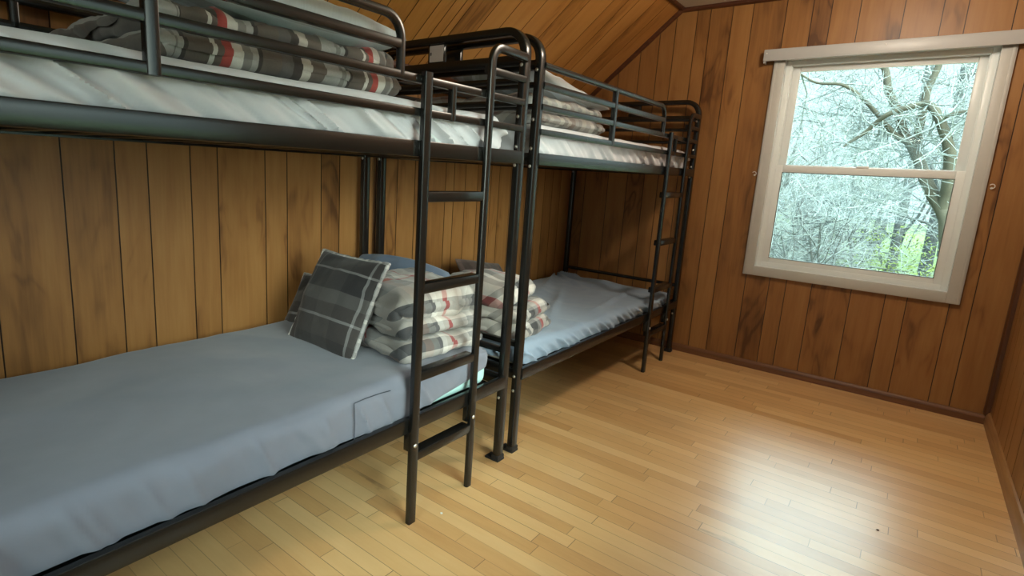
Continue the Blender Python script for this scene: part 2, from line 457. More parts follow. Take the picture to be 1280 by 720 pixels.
def profile_bar(name, a, b_, nrm, up, w, h, mat):
    """moulding bar from a to b lying on a wall: w out of the wall, h along up"""
    a, b_, nrm, up = V(a), V(b_), V(nrm), V(up)
    prof = [(0, 0), (w, 0), (w, h*.62), (w*.75, h*.80), (w*.45, h*.93), (0, h)]
    bm = bmesh.new()
    r0 = [bm.verts.new(a+nrm*x+up*y) for x, y in prof]; r1 = [bm.verts.new(b_+nrm*x+up*y) for x, y in prof]
    for i in range(len(prof)):
        j = (i+1) % len(prof); bm.faces.new((r0[i], r0[j], r1[j], r1[i]))
    bm.faces.new(r0); bm.faces.new(r1)
    bmesh.ops.recalc_face_normals(bm, faces=bm.faces)
    return struct(obj(name, bm, mat, smooth=False))
profile_bar('baseboard_window', (.0, YW, 0), (XW, YW, 0), (0, -1, 0), (0, 0, 1), .014, .052, M['base_b'])
profile_bar('baseboard_right', (XW, YBACK, 0), (XW, YW-.014, 0), (-1, 0, 0), (0, 0, 1), .014, .075, M['base_r'])
profile_bar('baseboard_left', (0, YBACK, 0), (0, YW-.014, 0), (1, 0, 0), (0, 0, 1), .014, .052, M['base_b'])
profile_bar('trim_1', (SX, YW, CZ), (XW, YW, CZ), (0, -1, 0), (0, 0, -1), .022, .026, M['trim'])
profile_bar('trim_2', (0, YW, KZ), (SX, YW, CZ), (0, -1, 0), (uz, 0, -ux), .02, .026, M['trim'])
profile_bar('trim_3', (SX, YBACK, CZ), (SX, YW, CZ), (0, 0, -1), (1, 0, 0), .014, .03, M['trim'])
profile_bar('trim_4', (XW, YW, .06), (XW, YW, CZ), (0, -1, 0), (-1, 0, 0), .022, .026, M['trimv'])
profile_bar('trim_5', (0, YBACK, KZ), (0, YW, KZ), (1, 0, 0), (0, 0, -1), .012, .03, M['trim'])

# ------------------------------------------------------------------ window
def frame4(bm, x0, x1, z0, z1, w, y0, y1, bev=.003, wb=None, wt=None):
    wb = w if wb is None else wb; wt = w if wt is None else wt
    box(bm, x0, x0+w, y0, y1, z0, z1, bev); box(bm, x1-w, x1, y0, y1, z0, z1, bev)
    box(bm, x0+w, x1-w, y0, y1, z0, z0+wb, bev); box(bm, x0+w, x1-w, y0, y1, z1-wt, z1, bev)

def make_window(name):
    # built around the opening of the window wall
    x0, x1, z0, z1 = WIN
    bm = bmesh.new(); frame4(bm, x0, x1, z0, z1, .012, YW-.012, YW+.13, .001)
    w = struct(obj(name, bm, M['vinyl'], smooth=False))           # jamb liner
    bm = bmesh.new()
    c = .062
    box(bm, x0-c+.014, x0+.012, YW-.022, YW, z0-c+.016, z1+.02, .003); box(bm, x1-.012, x1+c-.014, YW-.022, YW, z0-c+.016, z1+.02, .003)
    box(bm, x0+.012, x1-.012, YW-.022, YW, z0-c+.016, z0+.012, .003)
    box(bm, x0-c+.020, x0-c+.032, YW-.026, YW-.022, z0-.03, z1+.02, .001); box(bm, x1+c-.032, x1+c-.020, YW-.026, YW-.022, z0-.03, z1+.02, .001)
    obj('casing', bm, M['casing'], w, angle=40)
    bm = bmesh.new(); frame4(bm, x0+.012, x1-.012, z0+.012, z1-.012, .03, YW+.03, YW+.115, .002)
    box(bm, x0+.042, x0+.047, YW+.045, YW+.06, z0+.04, z1-.04); box(bm, x1-.047, x1-.042, YW+.045, YW+.06, z0+.04, z1-.04)
    obj('frame', bm, M['vinyl'], w, angle=40)
    zm = 1.31
    for nm, a, b_, y0, y1, wb, wt in (('upper_sash', zm-.015, z1-.040, YW+.075, YW+.105, .035, .032), ('lower_sash', z0+.022, zm+.018, YW+.035, YW+.068, .052, .045)):
        bm = bmesh.new(); i = .035 if nm == 'upper_sash' else .030
        frame4(bm, x0+i, x1-i, a, b_, .05, y0, y1, .004, wb, wt)
        s = obj(nm, bm, M['vinyl'], w, angle=40)
        bm = bmesh.new(); box(bm, x0+i+.045, x1-i-.045, (y0+y1)/2-.002, (y0+y1)/2+.002, a+wb-.005, b_-wt+.005)
        obj('pane', bm, M['glass'], s, smooth=False)
        bm = bmesh.new(); frame4(bm, x0+i+.048, x1-i-.048, a+wb-.002, b_-wt+.002, .004, y0-.001, y0+.010, .001)
        obj('gasket', bm, M['gasket'] if nm == 'lower_sash' else M['vinyl'], s, smooth=False)
    bm = bmesh.new(); box(bm, 1.83, 1.89, YW+.030, YW+.05, zm+.014, zm+.026, .003)
    obj('sash_lock', bm, M['vinyl'], w, angle=40)
    return w
win = make_window('window_1')
win['label'] = 'white double hung window looking out on bare woodland'

def make_plain_window(name, hole, mp):
    """unseen window added outside the frame of the picture; mp(along, out, z) maps to the room"""
    y0, y1, z0, z1 = hole
    def bx(bm, a, c, d, e, f, g):
        p, q = mp(a, d, f), mp(c, e, g)
        box(bm, min(p[0], q[0]), max(p[0], q[0]), min(p[1], q[1]), max(p[1], q[1]), f, g)
    bm = bmesh.new()
    for a, c, f, g in ((y0-.06, y0, z0-.06, z1+.06), (y1, y1+.06, z0-.06, z1+.06), (y0, y1, z0-.06, z0), (y0, y1, z1, z1+.06)): bx(bm, a, c, -.02, 0, f, g)
    w = struct(obj(name, bm, M['casing'], smooth=False))
    bm = bmesh.new()
    for a, c, e, f in ((y0, y0+.05, z0, z1), (y1-.05, y1, z0, z1), (y0+.05, y1-.05, z0, z0+.05), (y0+.05, y1-.05, z1-.05, z1), (y0+.05, y1-.05, 1.33, 1.37)): bx(bm, a, c, .05, .09, e, f)
    s = obj('sash', bm, M['vinyl'], w, smooth=False)
    bm = bmesh.new(); bx(bm, y0+.04, y1-.04, .068, .072, z0+.04, z1-.04)
    obj('pane', bm, M['glass'], s, smooth=False)
make_plain_window('unseen_side_window', WIN2, lambda a, d, z: (XW+d, a, z))
make_plain_window('added_fill_window', WIN3, lambda a, d, z: (a, YBACK-d, z))

# valance board above the window, ends turned back to the wall
bm = bmesh.new()
box(bm, 1.268, 2.468, YW-.062, YW-.050, 1.940, 2.008, .004)
box(bm, 1.268, 2.468, YW-.052, YW-.001, 1.998, 2.008, .002)
val = obj('window_valance', bm, M['valance'], angle=40)
tag(val, 'white valance board across the top of the window', 'valance')
for x in (1.270, 2.456):
    bm = bmesh.new(); box(bm, x, x+.010, YW-.058, YW-.001, 1.930, 2.000, .004); obj('end_cap', bm, M['valance'], val, angle=40)
for x in (1.285, 1.87):
    bm = bmesh.new(); bmesh.ops.create_uvsphere(bm, u_segments=10, v_segments=6, radius=.004, matrix=Matrix.Translation((x, YW-.0625, 1.985)))
    obj('screw', bm, M['hook'], val)

def hook(x, z, label):
    bm = bmesh.new()
    tube(bm, [(x, YW, z), (x, YW-.008, z), (x, YW-.014, z-.001)], .0022, 8)
    pts = arc((x, YW-.014, z+.010), -90, 150, .011, (1, 0, 0), (0, -.25, 1), 10)
    tube(bm, pts, .0022, 8)
    o = obj('wall_hook', bm, M['hook']); tag(o, label, 'hook', 'small white hooks beside the window')
    bm = bmesh.new(); bmesh.ops.create_cone(bm, cap_ends=True, segments=12, radius1=.006, radius2=.005, depth=.003, matrix=Matrix.Translation((x, YW-.0015, z)) @ Matrix.Rotation(PI/2, 4, 'X'))
    obj('base_plate', bm, M['hook'], o)
hook(1.304, 1.258, 'small white hook on the panelling left of the window')
hook(2.425, 1.245, 'small white hook on the panelling right of the window')

# ------------------------------------------------------------------ bunk beds
ZT, Z2, Z3, Z4, ZB, ZL = 1.604, 1.531, 1.450, 1.356, 1.251, .354
HOOP = 1.7085
def make_bunk(label):
    root = empty('bunk_bed', (0, 0, 0), label, 'bunk bed', 'black metal bunk beds along the left wall')
    for yf, sgn in ((0, 1), (L, -1)):
        bm = bmesh.new(); r = .085
        pts = [V((XF, yf, .003)), V((XF, yf, .7)), V((XF, yf, 1.3))]+arc((XF-r, yf, HOOP-r), 0, 90, r, (1, 0, 0), (0, 0, 1))+arc((XB+r, yf, HOOP-r), 90, 180, r, (1, 0, 0), (0, 0, 1))+[V((XB, yf, 1.3)), V((XB, yf, .003))]
        sweep(bm, pts, (0, 1, 0), .040, .030, .42)
        fr = obj('end_frame', bm, M['metal'], root, angle=24)
        for z, h in ((1.604, .038), (Z2, .022), (Z3, .022), (ZB, .046), (.483, .022), (ZL, .046)):
            bm = bmesh.new(); sweep(bm, [(XB+.012, yf, z), (XF-.012, yf, z)], (0, 1, 0), .026, h, .4)
            obj('cross_rail', bm, M['metal'], fr, angle=24)
        bm = bmesh.new(); box(bm, .452, .540, yf-.010, yf+.010, 1.612, HOOP-.008, .003); obj('centre_plate', bm, M['metal'], fr, angle=40)
        for x, dx in ((XF, -1), (XB, 1)):
            bm = bmesh.new()
            box(bm, min(x-dx*.019, x+dx*.050), max(x-dx*.019, x+dx*.050), yf-.024, yf+.024, 0, .010, .003)
            box(bm, x-.018, x+.018, yf-.0225, yf+.0225, .008, .026, .003)
            obj('foot', bm, M['rubber'], fr, angle=40)
            for z in (1.584, 1.40, 1.290, 1.222, .347, .283):
                bm = bmesh.new()
                bmesh.ops.create_uvsphere(bm, u_segments=10, v_segments=6, radius=.0068, matrix=Matrix.Translation((x-dx*-.002, yf-.0205, z)) @ Matrix.Diagonal((1, .6, 1, 1)))
                obj('bolt', bm, M['bolt'], fr)
    y0, y1 = .012, L-.012
    for x in (.945, .051):
        for z, h in ((ZB, .048), (ZL, .052)):
            bm = bmesh.new(); sweep(bm, [(x, y0, z), (x, y1, z)], (1, 0, 0), .020, h, .3)
            s = -1 if x > .5 else 1
            box(bm, min(x, x+s*.034), max(x, x+s*.034), y0+.02, y1-.02, z-.024, z-.018)
            obj('bed_rail', bm, M['metal'], root, angle=24)
    for nm, z in (('slat_base', ZB-.012), ('slat_base', ZL-.012)):
        bm = bmesh.new()
        for k in range(15):
            y = .09+k*(L-.18)/14
            sweep(bm, [(.035+.03, y, z), (.931, y, z)], (0, 1, 0), .034, .010, .3)
        box(bm, .064, .933, .05, L-.05, z+.005, z+.008)  # dark sheet added over the slats, stands in for shade in the gap
        obj(nm, bm, M['metal'], root, angle=24)
    # front guard: loop of three rails with a rounded end, long fourth rail, third rail on past the ladder
    x = .945; r = .062; ye = 1.335
    bm = bmesh.new()
    sweep(bm, [V((x, y0, ZT)), V((x, .67, ZT))]+[p for p in arc((x, ye-r, ZT-r), 90, 0, r, (0, 1, 0), (0, 0, 1))]+[V((x, ye, Z3))], (1, 0, 0), .022, .026, .85)
    g = obj('guard_rail', bm, M['metal'], root, angle=24)
    for a, b_, z, h in ((y0, ye, Z2, .026), (y0, y1, Z3, .024), (y0, y1, Z4, .024), (1.738, y1, Z2, .024)):
        bm = bmesh.new(); sweep(bm, [(x, a, z), (x, b_, z)], (1, 0, 0), .020, h, .3); obj('rail', bm, M['metal'], g, angle=24)
    for y, za, zb, w in ((.67, Z4-.012, ZT, .028), (1.565, Z4-.012, Z3, .020)):
        bm = bmesh.new(); sweep(bm, [(x+.001, y, za), (x+.001, y, zb)], (1, 0, 0), .022, w, .3); obj('upright', bm, M['metal'], g, angle=24)
    xb = .051
    bm = bmesh.new(); sweep(bm, [(xb, y0, ZT), (xb, y1, ZT)], (1, 0, 0), .022, .026, .8)
    g = obj('guard_rail', bm, M['metal'], root, angle=24)
    for z in (Z2, Z3, Z4):
        bm = bmesh.new(); sweep(bm, [(xb, y0, z), (xb, y1, z)], (1, 0, 0), .020, .024, .3); obj('rail', bm, M['metal'], g, angle=24)
    for y in (.67, 1.335):
        bm = bmesh.new(); sweep(bm, [(xb-.001, y, Z4-.012), (xb-.001, y, ZT)], (1, 0, 0), .022, .024, .3); obj('upright', bm, M['metal'], g, angle=24)
    # ladder
    xl = .966; ya, yb = 1.426, 1.738
    lad = bpy.data.objects.new('ladder', None); link(lad, root)
    bm = bmesh.new(); sweep(bm, [(xl, ya, 0), (xl, ya, 1.470)], (0, 1, 0), .032, .020, .3); obj('ladder_rail', bm, M['metal'], lad, angle=24)
    bm = bmesh.new(); r = .05
    sweep(bm, [V((xl, yb, 0)), V((xl, yb, 1.3))]+arc((xl, yb+r, ZT-r), 180, 90, r, (0, 1, 0), (0, 0, 1))+[V((xl-.012, L-.03, ZT+.002)), V((xl-.018, L-.012, ZT+.002))], (1, 0, 0), .020, .030, .7)
    obj('ladder_rail', bm, M['metal'], lad, angle=24)
    for z in (1.107, .817, .523, .242):
        bm = bmesh.new(); box(bm, xl-.034, xl+.008, ya+.012, yb-.012, z-.016, z+.017, .004); obj('rung', bm, M['metal'], lad, angle=40)
    for y in (ya, yb):
        bm = bmesh.new(); bmesh.ops.create_uvsphere(bm, u_segments=10, v_segments=6, radius=.0075, matrix=Matrix.Translation((xl+.010, y, .287)) @ Matrix.Diagonal((.6, 1, 1, 1)))
        obj('bolt', bm, M['bolt'], lad)
        bm = bmesh.new(); box(bm, xl-.030, xl-.008, y-.016, y+.016, .265, .335, .002); obj('bracket', bm, M['metal'], lad, angle=40)
    return root
bunk1 = make_bunk('near black metal bunk bed with its ladder in the middle of the picture')
bunk2 = copy_tree(bunk1)
bunk1.location = (0, Y1, 0); bunk2.location = (0, Y2, 0)
tag(bunk2, 'far black metal bunk bed standing next to the window wall')
# sticker on the plate of the near bunk's far end frame
bm = bmesh.new(); box(bm, .463, .538, L-.0115, L-.010, 1.626, 1.690)
stk = obj('warning_label', bm, M['label'], bunk1, smooth=False); stk['label'] = 'pale paper sticker'
bm = bmesh.new(); box(bm, .467, .474, L-.0122, L-.0115, 1.652, 1.664); obj('label_print', bm, M['ink'], stk, smooth=False)

# ------------------------------------------------------------------ mattresses with fitted sheets
def mattress(loc, x0, x1, length, z0, z1, label, sheet_mat, core_mat, hem, seed, ruff=.006, shear=.6, freq=16., r=.05, sag=0., topn=.004, front_only=True, decor=None):
    root = empty('mattress', loc, label, 'mattress', 'twin mattresses on the bunk beds')
    bm = rbox(x0+.008, x1-.008, .008, length-.004, z0, z1-.030, r*.8, 8, 16, 3)
    if sag:
        for v in bm.verts: v.co.z -= sag*max(0, (v.co.z-z0)/(z1-z0))*(1-math.exp(-v.co.y*2.))
    obj('mattress_core', bm, core_mat, root, angle=60)
    bm = rbox(x0, x1, 0, length, z0, z1, r, 46, 240, 14)
    nrm = {v: v.normal.copy() for v in bm.verts}
    bmesh.ops.delete(bm, geom=[f for f in bm.faces if f.normal.z < -.35], context='FACES')
    for v in bm.verts:
        n = nrm[v]; p = v.co.copy(); y = p.y
        f = (z1-p.z)/(z1-z0)
        side = max(0, min(1, f*3.5-.25))
        s = y if abs(n.x) > abs(n.y) else p.x
        h = hem(s, n.x > .5, n.y > .5)
        # gathered elastic hem: waves that run down the side, slanted
        t = s-shear*(z1-p.z)
        wv = noise.noise(V((t*freq, p.z*2, seed)))+.5*noise.noise(V((t*freq*2.3, p.z*4, seed+5)))
        wv2 = fbm(p, 5, 3, seed)
        pin = .010*max(0, f-.8)
        fold = 1-abs(noise.noise(V((t*freq*.8, p.z*1.2, seed+9))))*4.5
        d = side*(ruff*wv+ruff*1.5*max(0, fold)**1.5+ruff*.5*wv2) - pin
        top = max(0, n.z)
        crease = -abs(noise.noise(V((p.x*2.2+seed, p.y*3.5, seed*2))))*topn*1.6+fbm(p, 2.2, 4, seed+3)*topn
        # drag lines that fan out of the corners
        v.co = p+V((n.x, n.y, 0))*d+V((0, 0, crease*top))
        if n.z < .6:
            v.co.z = z1-(z1-h)*min(1, f/.93)+(.004*wv*side)
        if sag: v.co.z -= sag*max(0, (p.z-z0)/(z1-z0))*(1-math.exp(-max(0, y)*2.))
        if decor: decor(v, p, n)
    sh = obj('fitted_sheet', bm, sheet_mat, root, angle=80)
    return root, sh

def hem1(s, front, far):
    if far: return .440
    if front:
        y = s+Y1+.016+.0
        if y > -.66: return .350+(y+.66)/.47*.085
        return .362-max(0, y+1.0)*.03
    return .372
m1, sh1 = mattress((0, Y1+.030, 0), .070, .928, 1.862, .362, .516, 'mattress with grey-blue sheet on the lower berth of the near bunk', M['sheet'], M['core'], hem1, 3., .009, .5, 11., .045, topn=.007)
# stitched corner of the sheet
def seam_pts(ps): return [V(p) for p in ps]
bm = bmesh.new()
sp = [(.934, -.885, .372), (.9345, -.884, .43), (.9335, -.886, .478), (.930, -.884, .493), (.929, -.84, .495), (.929, -.78, .494), (.929, -.735, .490)]
tube(bm, [V(p)-V((0, Y1+.030, 0)) for p in sp], .0016, 6)
obj('seam', bm, M['seam'], sh1)

hem_low2 = lambda s, front, far: .366
def drag(v, p, n):
    # long folds dragged from the far back corner over the top
    if n.z > .3:
        a = math.atan2(1.80-p.y, p.x-.05); d = math.hypot(1.80-p.y, p.x-.05)
        if d > .02: v.co.z += .030*max(0, math.sin(a*12))**3*math.exp(-d*1.5)
        t = (p.x-.55)*.75+(p.y-.95)*.35
        v.co.z += .016*math.exp(-(t/.016)**2)*math.exp(-((p.y-.95)/.4)**2)
        t = (p.x-.78)+(p.y-1.2)*.12
        v.co.z += .018*math.exp(-(t/.015)**2)*math.exp(-((p.y-1.25)/.35)**2)
m2, sh2 = mattress((0, Y2+.045, 0), .070, .928, 1.862, .362, .470, 'mattress with crumpled blue-grey sheet on the lower berth of the far bunk', M['sheet3'], M['core2'], hem_low2, 8., .014, 1.3, 13., .036, sag=.026, topn=.014, decor=drag)
hem_up = lambda s, front, far: 1.262
m3, sh3 = mattress((0, Y1+.030, 0), .070, .916, 1.862, 1.249, 1.396, 'mattress with wrinkled pale sheet on the upper berth of the near bunk', M['sheet2'], M['core2'], hem_up, 14., .019, 1.7, 13., .035)
m4, sh4 = mattress((0, Y2+.045, 0), .070, .916, 1.862, 1.249, 1.392, 'mattress with pale sheet on the upper berth of the far bunk', M['sheet2'], M['core2'], hem_up, 21., .016, 1.4, 12., .035)

# ------------------------------------------------------------------ pillows and folded quilts
def pillow_bm(a, b, th, seed, n=34, pinch=.06, lump=.012, expo=.40, flange=0.0, sagbot=0.0):
    """pillow lying in local x (half width a), y (half height b), thickness along z"""
    bm = bmesh.new(); uvl = bm.loops.layers.uv.new('UVMap'); top = {}; bot = {}
    for i in range(n+1):
        for j in range(n+1):
            u, v = math.sin((2*i/n-1)*PI/2*.96)/math.sin(PI/2*.96), math.sin((2*j/n-1)*PI/2*.96)/math.sin(PI/2*.96)
            x = a*u*(1-pinch*(1-v*v)*.55+pinch*.3*v*v*u*u); y = b*v*(1-pinch*(1-u*u)*.55+pinch*.3*v*v*u*u)
            e = max(0, (1-u*u)*(1-v*v)); t = th*(e**expo)*(1-.12*(u*u+v*v))
            t *= 1+sagbot*(-v)*.5
            w = fbm((x, y, seed), 7, 4, seed)*lump+(-abs(noise.noise(V((x*9+seed, y*9, seed))))*lump*.8)
            ed = min(1, e*6)
            pz = fbm((x, y, 1.7), 3, 2, seed+4)*lump*.9
            edge = (i in (0, n) or j in (0, n))
            top[i, j] = bm.verts.new((x, y, t+w*ed+pz)); 
            bot[i, j] = top[i, j] if edge else bm.verts.new((x, y, -t+w*ed*.5+pz))
    for i in range(n):
        for j in range(n):
            for g, fl in ((top, False), (bot, True)):
                q = [g[i, j], g[i+1, j], g[i+1, j+1], g[i, j+1]]
                if fl: q.reverse()
                f = bm.faces.new(q)
                for lp in f.loops: lp[uvl].uv = (lp.vert.co.x, lp.vert.co.y)
    rim = [top[i, 0].co.copy() for i in range(n+1)]+[top[n, j].co.copy() for j in range(1, n+1)]+[top[i, n].co.copy() for i in range(n-1, -1, -1)]+[top[0, j].co.copy() for j in range(n-1, -1, -1)]
    return bm, rim

def basis(o, xa, ya):
    x = V(xa).normalized(); y = V(ya); y = (y-x*y.dot(x)).normalized(); z = x.cross(y)
    return Matrix(((x.x, y.x, z.x, o[0]), (x.y, y.y, z.y, o[1]), (x.z, y.z, z.z, o[2]), (0, 0, 0, 1)))

def pillow(center, xa, ya, a, b, th, seed, mat, label, cat='pillow', piping=None, prad=.006, group=None, **kw):
    bm, rim = pillow_bm(a, b, th, seed, **kw)
    o = obj('pillow', bm, mat, angle=80); o.matrix_world = basis(center, xa, ya)
    tag(o, label, cat, group)
    if piping:
        bm = bmesh.new(); uvl = bm.loops.layers.uv.new('UVMap')
        rad = [prad*(1+.5*noise.noise(V((i*.6, seed, 0)))) for i in range(len(rim))]
        tube(bm, rim, rad, 7)
        for f in bm.faces:
            for lp in f.loops: lp[uvl].uv = (lp.vert.co.x, lp.vert.co.y)
        obj('hem', bm, piping, o, angle=80)
    return o

# leaning plaid cushion on the near lower berth
pillow((.482, -.600, .672), (1, -.02, 0), (-.02, .40, .82), .192, .185, .068, 2., M['plaid_pil'],
       'charcoal plaid square cushion leaning on the folded quilt of the near lower berth', 'cushion', M['piping'], .008)
pillow((.235, -.485, .598), (1, .18, .02), (-.30, .34, .62), .165, .125, .050, 5., M['plaid_pil'],
       'dark plaid cushion half hidden behind the leaning charcoal plaid cushion', 'cushion', M['piping'], .005)
pillow((.37, -.165, .640), (1, .22, -.06), (-.02, .25, .95), .25, .135, .060, 7., M['pil_blue'],
       'slate blue pillow propped behind the folded quilt on the near lower berth', 'pillow', pinch=-.22, lump=.022, expo=.34)
pillow((.205, .72, .575), (-.12, 1, -.17), (-.45, -.05, .6), .26, .10, .045, 9., M['pil_brown'],
       'brown plaid pillow behind the folded quilt on the far lower berth', 'pillow')

def quilt_layer(x0, x1, y0, y1, z0, z1, seed, rim=.45, lump=.012, dome=0.0, tilt=0.0, rot=0.0, nx=26, ny=34):
    r = (z1-z0)*rim
    bm = rbox(x0, x1, y0, y1, z0, z1, r, nx, ny, 4)
    uvl = bm.loops.layers.uv.new('UVMap')
    cx, cy = (x0+x1)/2, (y0+y1)/2
    base = {v: (v.co.copy(), v.normal.copy()) for v in bm.verts}
    uv = {}
    for v, (p, n) in base.items():
        dz = z1-p.z
        uv[v] = (p.x+(dz if p.x > cx else -dz)*1.2, p.y+(dz*.8 if p.y > cy and p.y > y1-r*1.5 else (-dz*.8 if p.y < y0+r*1.5 else 0)))
        w = fbm(p, 6, 4, seed)*lump
        rd = -abs(noise.noise(V((p.x*7+seed, p.y*11, p.z*9))))*lump*1.2
        # puckers running over the fold at the front
        fr = max(0, n.x)*.5+max(0, n.y)*.4+max(0, -n.y)*.4
        pk = (noise.noise(V((p.y*26+seed, p.x*6, p.z*14)))*.7-abs(noise.noise(V((p.y*34+seed, p.x*3, p.z*9))))*1.1)*lump*fr
        q = p+n*(w+rd+pk)
        sx, sy = (p.x-cx)/(x1-x0)*2, (p.y-cy)/(y1-y0)*2
        up = (p.z-z0)/(z1-z0)
        q.z += dome*max(0, 1-sx*sx*.8)*max(0, 1-sy*sy*.8)*up+tilt*sx*up
        q.z = max(q.z, z0+.001)
        if rot:
            d = V((q.x-cx, q.y-cy)); c, s = math.cos(rot), math.sin(rot)
            q.x, q.y = cx+c*d.x-s*d.y, cy+s*d.x+c*d.y
        v.co = q
    for f in bm.faces:
        for lp in f.loops: lp[uvl].uv = uv[lp.vert]
    return bm

def quilt(loc, layers, mat, label, seed):
    root = empty('folded_quilt', loc, label, 'quilt', 'folded plaid quilts on the bunk beds')
    for k, ly in enumerate(layers):
        kw = dict(ly[6]) if len(ly) > 6 else {}
        bm = quilt_layer(*ly[:6], seed+k*3.7, **kw)
        bm2 = bm
        for v in bm2.verts: v.co -= V(loc)
        obj('fold', bm2, mat, root, angle=80)
    return root

quilt((.63, -.39, .517), [
    (.43, .880, -.590, -.175, .517, .592, {'rim': .49, 'lump': .012, 'rot': -.10}),
    (.43, .860, -.560, -.165, .588, .655, {'rim': .49, 'lump': .014, 'rot': -.12}),
    (.40, .840, -.560, -.160, .640, .745, {'rim': .46, 'lump': .018, 'dome': .034, 'rot': -.14}),
    ], M['quilt'], 'cream, black and red plaid quilt folded up on the near lower berth', 2.)
quilt((.66, .21, .462), [
    (.46, .885, .030, .370, .463, .538, {'rim': .49, 'lump': .014, 'rot': .12}),
    (.46, .865, .035, .385, .530, .605, {'rim': .49, 'lump': .016, 'rot': .12}),
    (.42, .800, .025, .350, .595, .690, {'rim': .46, 'lump': .016, 'dome': .035, 'rot': .10}),
    ], M['quilt2'], 'red and white plaid quilt folded up on the far lower berth', 11.)
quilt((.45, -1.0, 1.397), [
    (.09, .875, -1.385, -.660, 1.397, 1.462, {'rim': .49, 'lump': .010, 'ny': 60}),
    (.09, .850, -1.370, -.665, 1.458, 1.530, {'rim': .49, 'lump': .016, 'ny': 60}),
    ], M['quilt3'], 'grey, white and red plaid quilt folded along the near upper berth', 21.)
quilt((.45, .46, 1.393), [
    (.10, .875, .100, .750, 1.393, 1.455, {'rim': .49, 'lump': .010, 'ny': 50}),
    (.10, .860, .100, .740, 1.450, 1.525, {'rim': .49, 'lump': .014, 'ny': 50}),
    ], M['quilt4'], 'brown and cream plaid quilt folded along the far upper berth', 31.)
pillow((.60, -.985, 1.600), (0, 1, -.03), (-1, 0, .05), .36, .25, .070, 41., M['pil_grey'],
       'pale grey pillow lying on the folded quilt of the near upper berth', 'pillow', lump=.012, expo=.30, pinch=-.05)
pillow((.60, .47, 1.575), (0, 1, -.10), (-1, 0, .03), .35, .25, .056, 47., M['pil_grey'],
       'pale grey pillow lying on the folded quilt of the far upper berth', 'pillow', lump=.016, expo=.34, pinch=.02)

# crumbs on the boards
def crumb(x, y, r, mat, label):
    bm = bmesh.new(); bmesh.ops.create_icosphere(bm, subdivisions=2, radius=r, matrix=Matrix.Translation((x, y, r*.5)) @ Matrix.Diagonal((1.2, .9, .55, 1)))
    for v in bm.verts: v.co += v.normal*noise.noise(v.co*400)*r*.3
    o = obj('grit', bm, mat); tag(o, label, 'crumb')
crumb(1.012, -.549, .0045, M['litter'], 'tiny white crumb on the floor in front of the near ladder')
crumb(2.217, .462, .004, M['dirt'], 'tiny dark crumb on the floorboards in the window glare')

# ------------------------------------------------------------------ outside
GZ = -2.6
bm = bmesh.new()
bmesh.ops.create_grid(bm, x_segments=60, y_segments=60, size=60, matrix=Matrix.Translation((0, 30, GZ)))
for v in bm.verts: v.co.z += fbm(v.co, .12, 3, 2)*.5*min(1, max(0, (v.co.y-6)/10))
struct(obj('lawn', bm, M['grass'], angle=80))

def grow(bmT, bmB, p, d, length, r, depth, rng, spread=.75, kids=(3, 5), maxd=4):
    seg = 5 if depth == 0 else (4 if depth < 3 else 3)
    pts = [p.copy()]; rad = [r]; q = p.copy(); dd = d.normalized()
    for i in range(seg):
        dd = (dd+V((rng.gauss(0, .16), rng.gauss(0, .16), rng.gauss(.03, .12)))).normalized()
        q = q+dd*length/seg; pts.append(q.copy()); rad.append(r*(1-.62*(i+1)/seg))
    tube(bmT if depth < 2 else bmB, pts, rad, 8 if depth == 0 else (5 if depth == 1 else 3), caps=False)
    if depth >= maxd: return
    for k in range(rng.randint(*kids)+(3 if depth == 0 else 0)):
        t = rng.uniform(.25 if depth else .3, 1.0); i = min(seg-1, int(t*seg)); f = t*seg-i
        b = pts[i].lerp(pts[i+1], f)
        tang = (pts[i+1]-pts[i]).normalized()
        a = V((rng.gauss(0, 1), rng.gauss(0, 1), rng.gauss(.15, .7))).normalized()
        nd = (tang*(1-spread)+a*spread).normalized()
        grow(bmT, bmB, b, nd, length*rng.uniform(.42, .68), max(.006, rad[i]*rng.uniform(.35, .55)), depth+1, rng, spread, kids, maxd)

def tree(name, loc, h, r, seed, label, lean=(0, 0), group=None, maxd=4, kids=(3, 5), mats=('bark2', 'twig')):
    rg = random.Random(seed); bt, bb = bmesh.new(), bmesh.new()
    grow(bt, bb, V((0, 0, -.15)), V((lean[0], lean[1], 1)), h, r, 0, rg, .72, kids, maxd)
    root = empty(name, loc, label, 'tree', group)
    obj('trunk', bt, M[mats[0]], root, angle=80); obj('twigs', bb, M[mats[1]], root, angle=80)
    return root

GR = 'bare trees in the wood outside'
LB = 'small many-branched bare tree of the thicket behind the big leaning tree'
protos = [tree('bare_tree', (0, 0, 0), 4.6, .12, 11, LB, (.05, 0), GR, kids=(3, 5)),
          tree('bare_tree', (0, 0, 0), 4.0, .10, 12, LB, (-.1, .05), GR, kids=(3, 5)),
          tree('bare_tree', (0, 0, 0), 5.2, .14, 13, LB, (0, .05), GR, kids=(3, 5)),
          tree('bare_tree', (0, 0, 0), 3.2, .05, 14, LB, (.15, 0), GR, kids=(4, 6), maxd=3)]
rg = random.Random(77); used = set()
cand = []
for y in [14, 16.5, 19, 21.5, 24, 27, 30, 34, 38, 43]:
    half = y*.30+1.5; xc = 1.6-.10*(y-8)*.5
    x = xc-half
    while x < xc+half:
        x += rg.uniform(1.0, 2.2)*(.7+y*.03)
        cl = (x-(.9+.036*y))          # leave the grassy clearing open
        if -.2 < cl < 2.2 and y > 13 and y < 42: continue
        cand.append((x, y))
